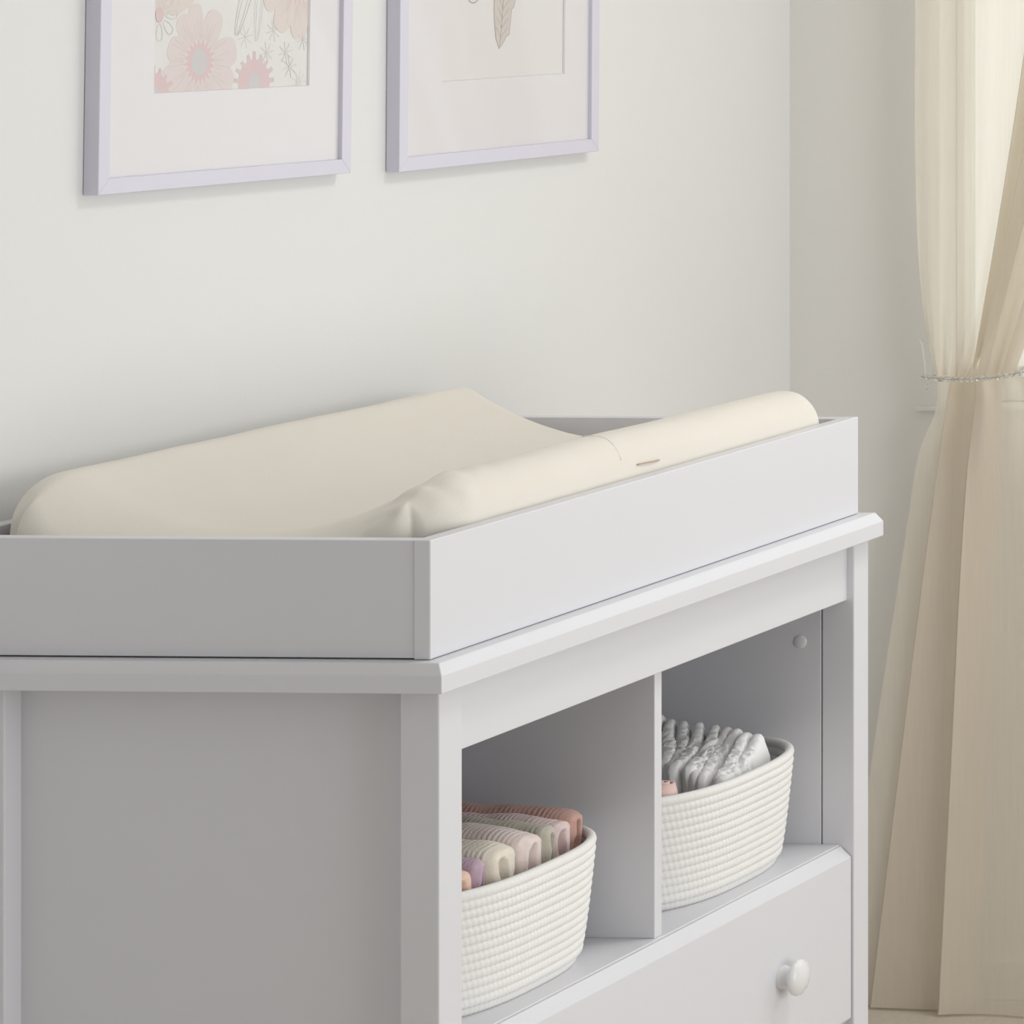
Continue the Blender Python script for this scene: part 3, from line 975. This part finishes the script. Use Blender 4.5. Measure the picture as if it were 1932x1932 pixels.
# lower part: three overlapping folds spreading to the floor
tie2 = [(0, .276), (.22, .196), (.34, .250), (.58, .165), (.70, .208), (1.0, .095)]
botY = [(0, .422), (.22, .230), (.34, .372), (.58, .210), (.70, .258), (1.0, .020)]
lowX = [(0, 1.634), (.22, 1.636), (.34, 1.618), (.58, 1.614), (.70, 1.588), (1.0, 1.570)]
def low(u, z):
    s = (ZTIE - z) / ZTIE
    a, b = interp(tie2, u), interp(botY, u)
    w = s ** (0.80 if u < .2 else 0.92 if u < .5 else 0.85)
    if u < .15: w += -0.10 * math.exp(-((s - .06) / .05) ** 2)
    y = a + (b - a) * w
    if u >= .66: y += 0.016 * math.exp(-s / .10) * -1 * (1 - math.exp(-s / .03))
    xt = interp(tieX, u)
    x = xt + (interp(lowX, u) - xt) * smooth01(s / .3)
    x += math.sin(u * 64 + 0.6) * 0.0060 * math.exp(-s / .09)
    x += 0.012 * math.sin((u - .70) / .30 * math.pi * 1.5) * (1 if u > .7 else 0) * smooth01(s / .25)
    x += 0.005 * noise.noise(Vector((u * 5, z * 2.5, 9.0)))
    z += (bead_z(interp(tie2, u)) - ZTIE) * math.exp(-s / .05)
    return (x, y, max(z, .004))
cu = empty('curtain', (1.60, 0.19, 0.0), 'cream sheer curtain tied back with beads at the right window', 'curtain')
rows_u = [Z_TOP - (Z_TOP - ZTIE) * (1 - (1 - k / 90) ** 1.6) for k in range(91)]
rows_l = [ZTIE * (1 - k / 70) ** 1.0 for k in range(71)]
rel(cu, sheet('upper_drape', rows_u, 220, up, M['sheer']), sheet('lower_drape', rows_l, 200, low, M['sheer']))
TV, TF = tube([(1.606, .36, Z_TOP), (1.606, -1.2, Z_TOP)], .011, 14)
rod = obj('curtain_rod', TV, TF, M['rod'], None, True)
tag(rod, 'slim metal curtain rod above the right window', 'curtain rod')

# beaded tieback
tb = empty('curtain_tieback', (1.555, .19, ZTIE), 'string of clear crystal beads tied around the cream curtain', 'tieback')
path_t = []
for k in range(25):
    t = k / 24
    y = .288 - .205 * t
    x = 1.604 - .060 * t - 0.010 * math.sin(t * math.pi)
    z = .905 + .022 * t ** 1.3 - .006 * math.sin(t * math.pi)
    path_t.append((x, y, z))
TV, TF = tube(path_t, .0006, 6)
rel(tb, obj('string', TV, TF, M['rod'], None, True))
bm = bmesh.new(); bmesh.ops.create_icosphere(bm, subdivisions=1, radius=1.0)
bead_me = bpy.data.meshes.new('bead'); bm.to_mesh(bead_me); bm.free(); bead_me.materials.append(M['crystal'])
t = 0.01
while t < 1.0:
    f = t * 24; i = min(23, int(f)); a, b = Vector(path_t[i]), Vector(path_t[i + 1])
    p = a + (b - a) * (f - i)
    big = 0.0030 + 0.0022 * random.random()
    if t > .80: big = 0.0085 if .80 < t < .86 else 0.0070
    o = bpy.data.objects.new('bead', bead_me); COL.objects.link(o)
    o.parent = tb; o.location = p - Vector(tb.location)
    o.scale = (big, big * 1.15, big); o.rotation_euler = (random.random() * 3, random.random() * 3, random.random() * 3)
    t += (big * 2.35) / 0.215
# clear leaf shaped holdback on the wall
hb = empty('curtain_holdback', (WX, .300, .93), 'clear acrylic curtain holdback at the edge of the drape', 'curtain hook')
V, F = [], []
prof = [(0.0, .0), (.010, .008), (.011, .018), (.0125, .034), (.0100, .052), (.0045, .068), (.0015, .0735)]
for x in (1.634, 1.638):
    for d, h in prof: V.append((x, .3065 - d * .25 - h * .12, .955 - h))
    for d, h in prof[::-1]: V.append((x, .3065 - d * .25 - h * .12 - d * 1.1, .955 - h))
n = len(prof) * 2
F.append(tuple(range(n))); F.append(tuple(range(n, 2 * n))[::-1])
for i in range(n): F.append((i, (i + 1) % n, n + (i + 1) % n, n + i))
leaf = obj('leaf', V, F, M['acrylic'])
TV, TF = tube([(1.637, .2890, .900), (WX, .2890, .900)], .0025, 10)
stem = obj('stem', TV, TF, M['acrylic'], None, True)
o = bpy.data.objects.new('bead', bead_me); COL.objects.link(o); o.location = (1.634, .2945, .8870); o.scale = (.003, .003, .004)
rel(hb, leaf, stem, o)
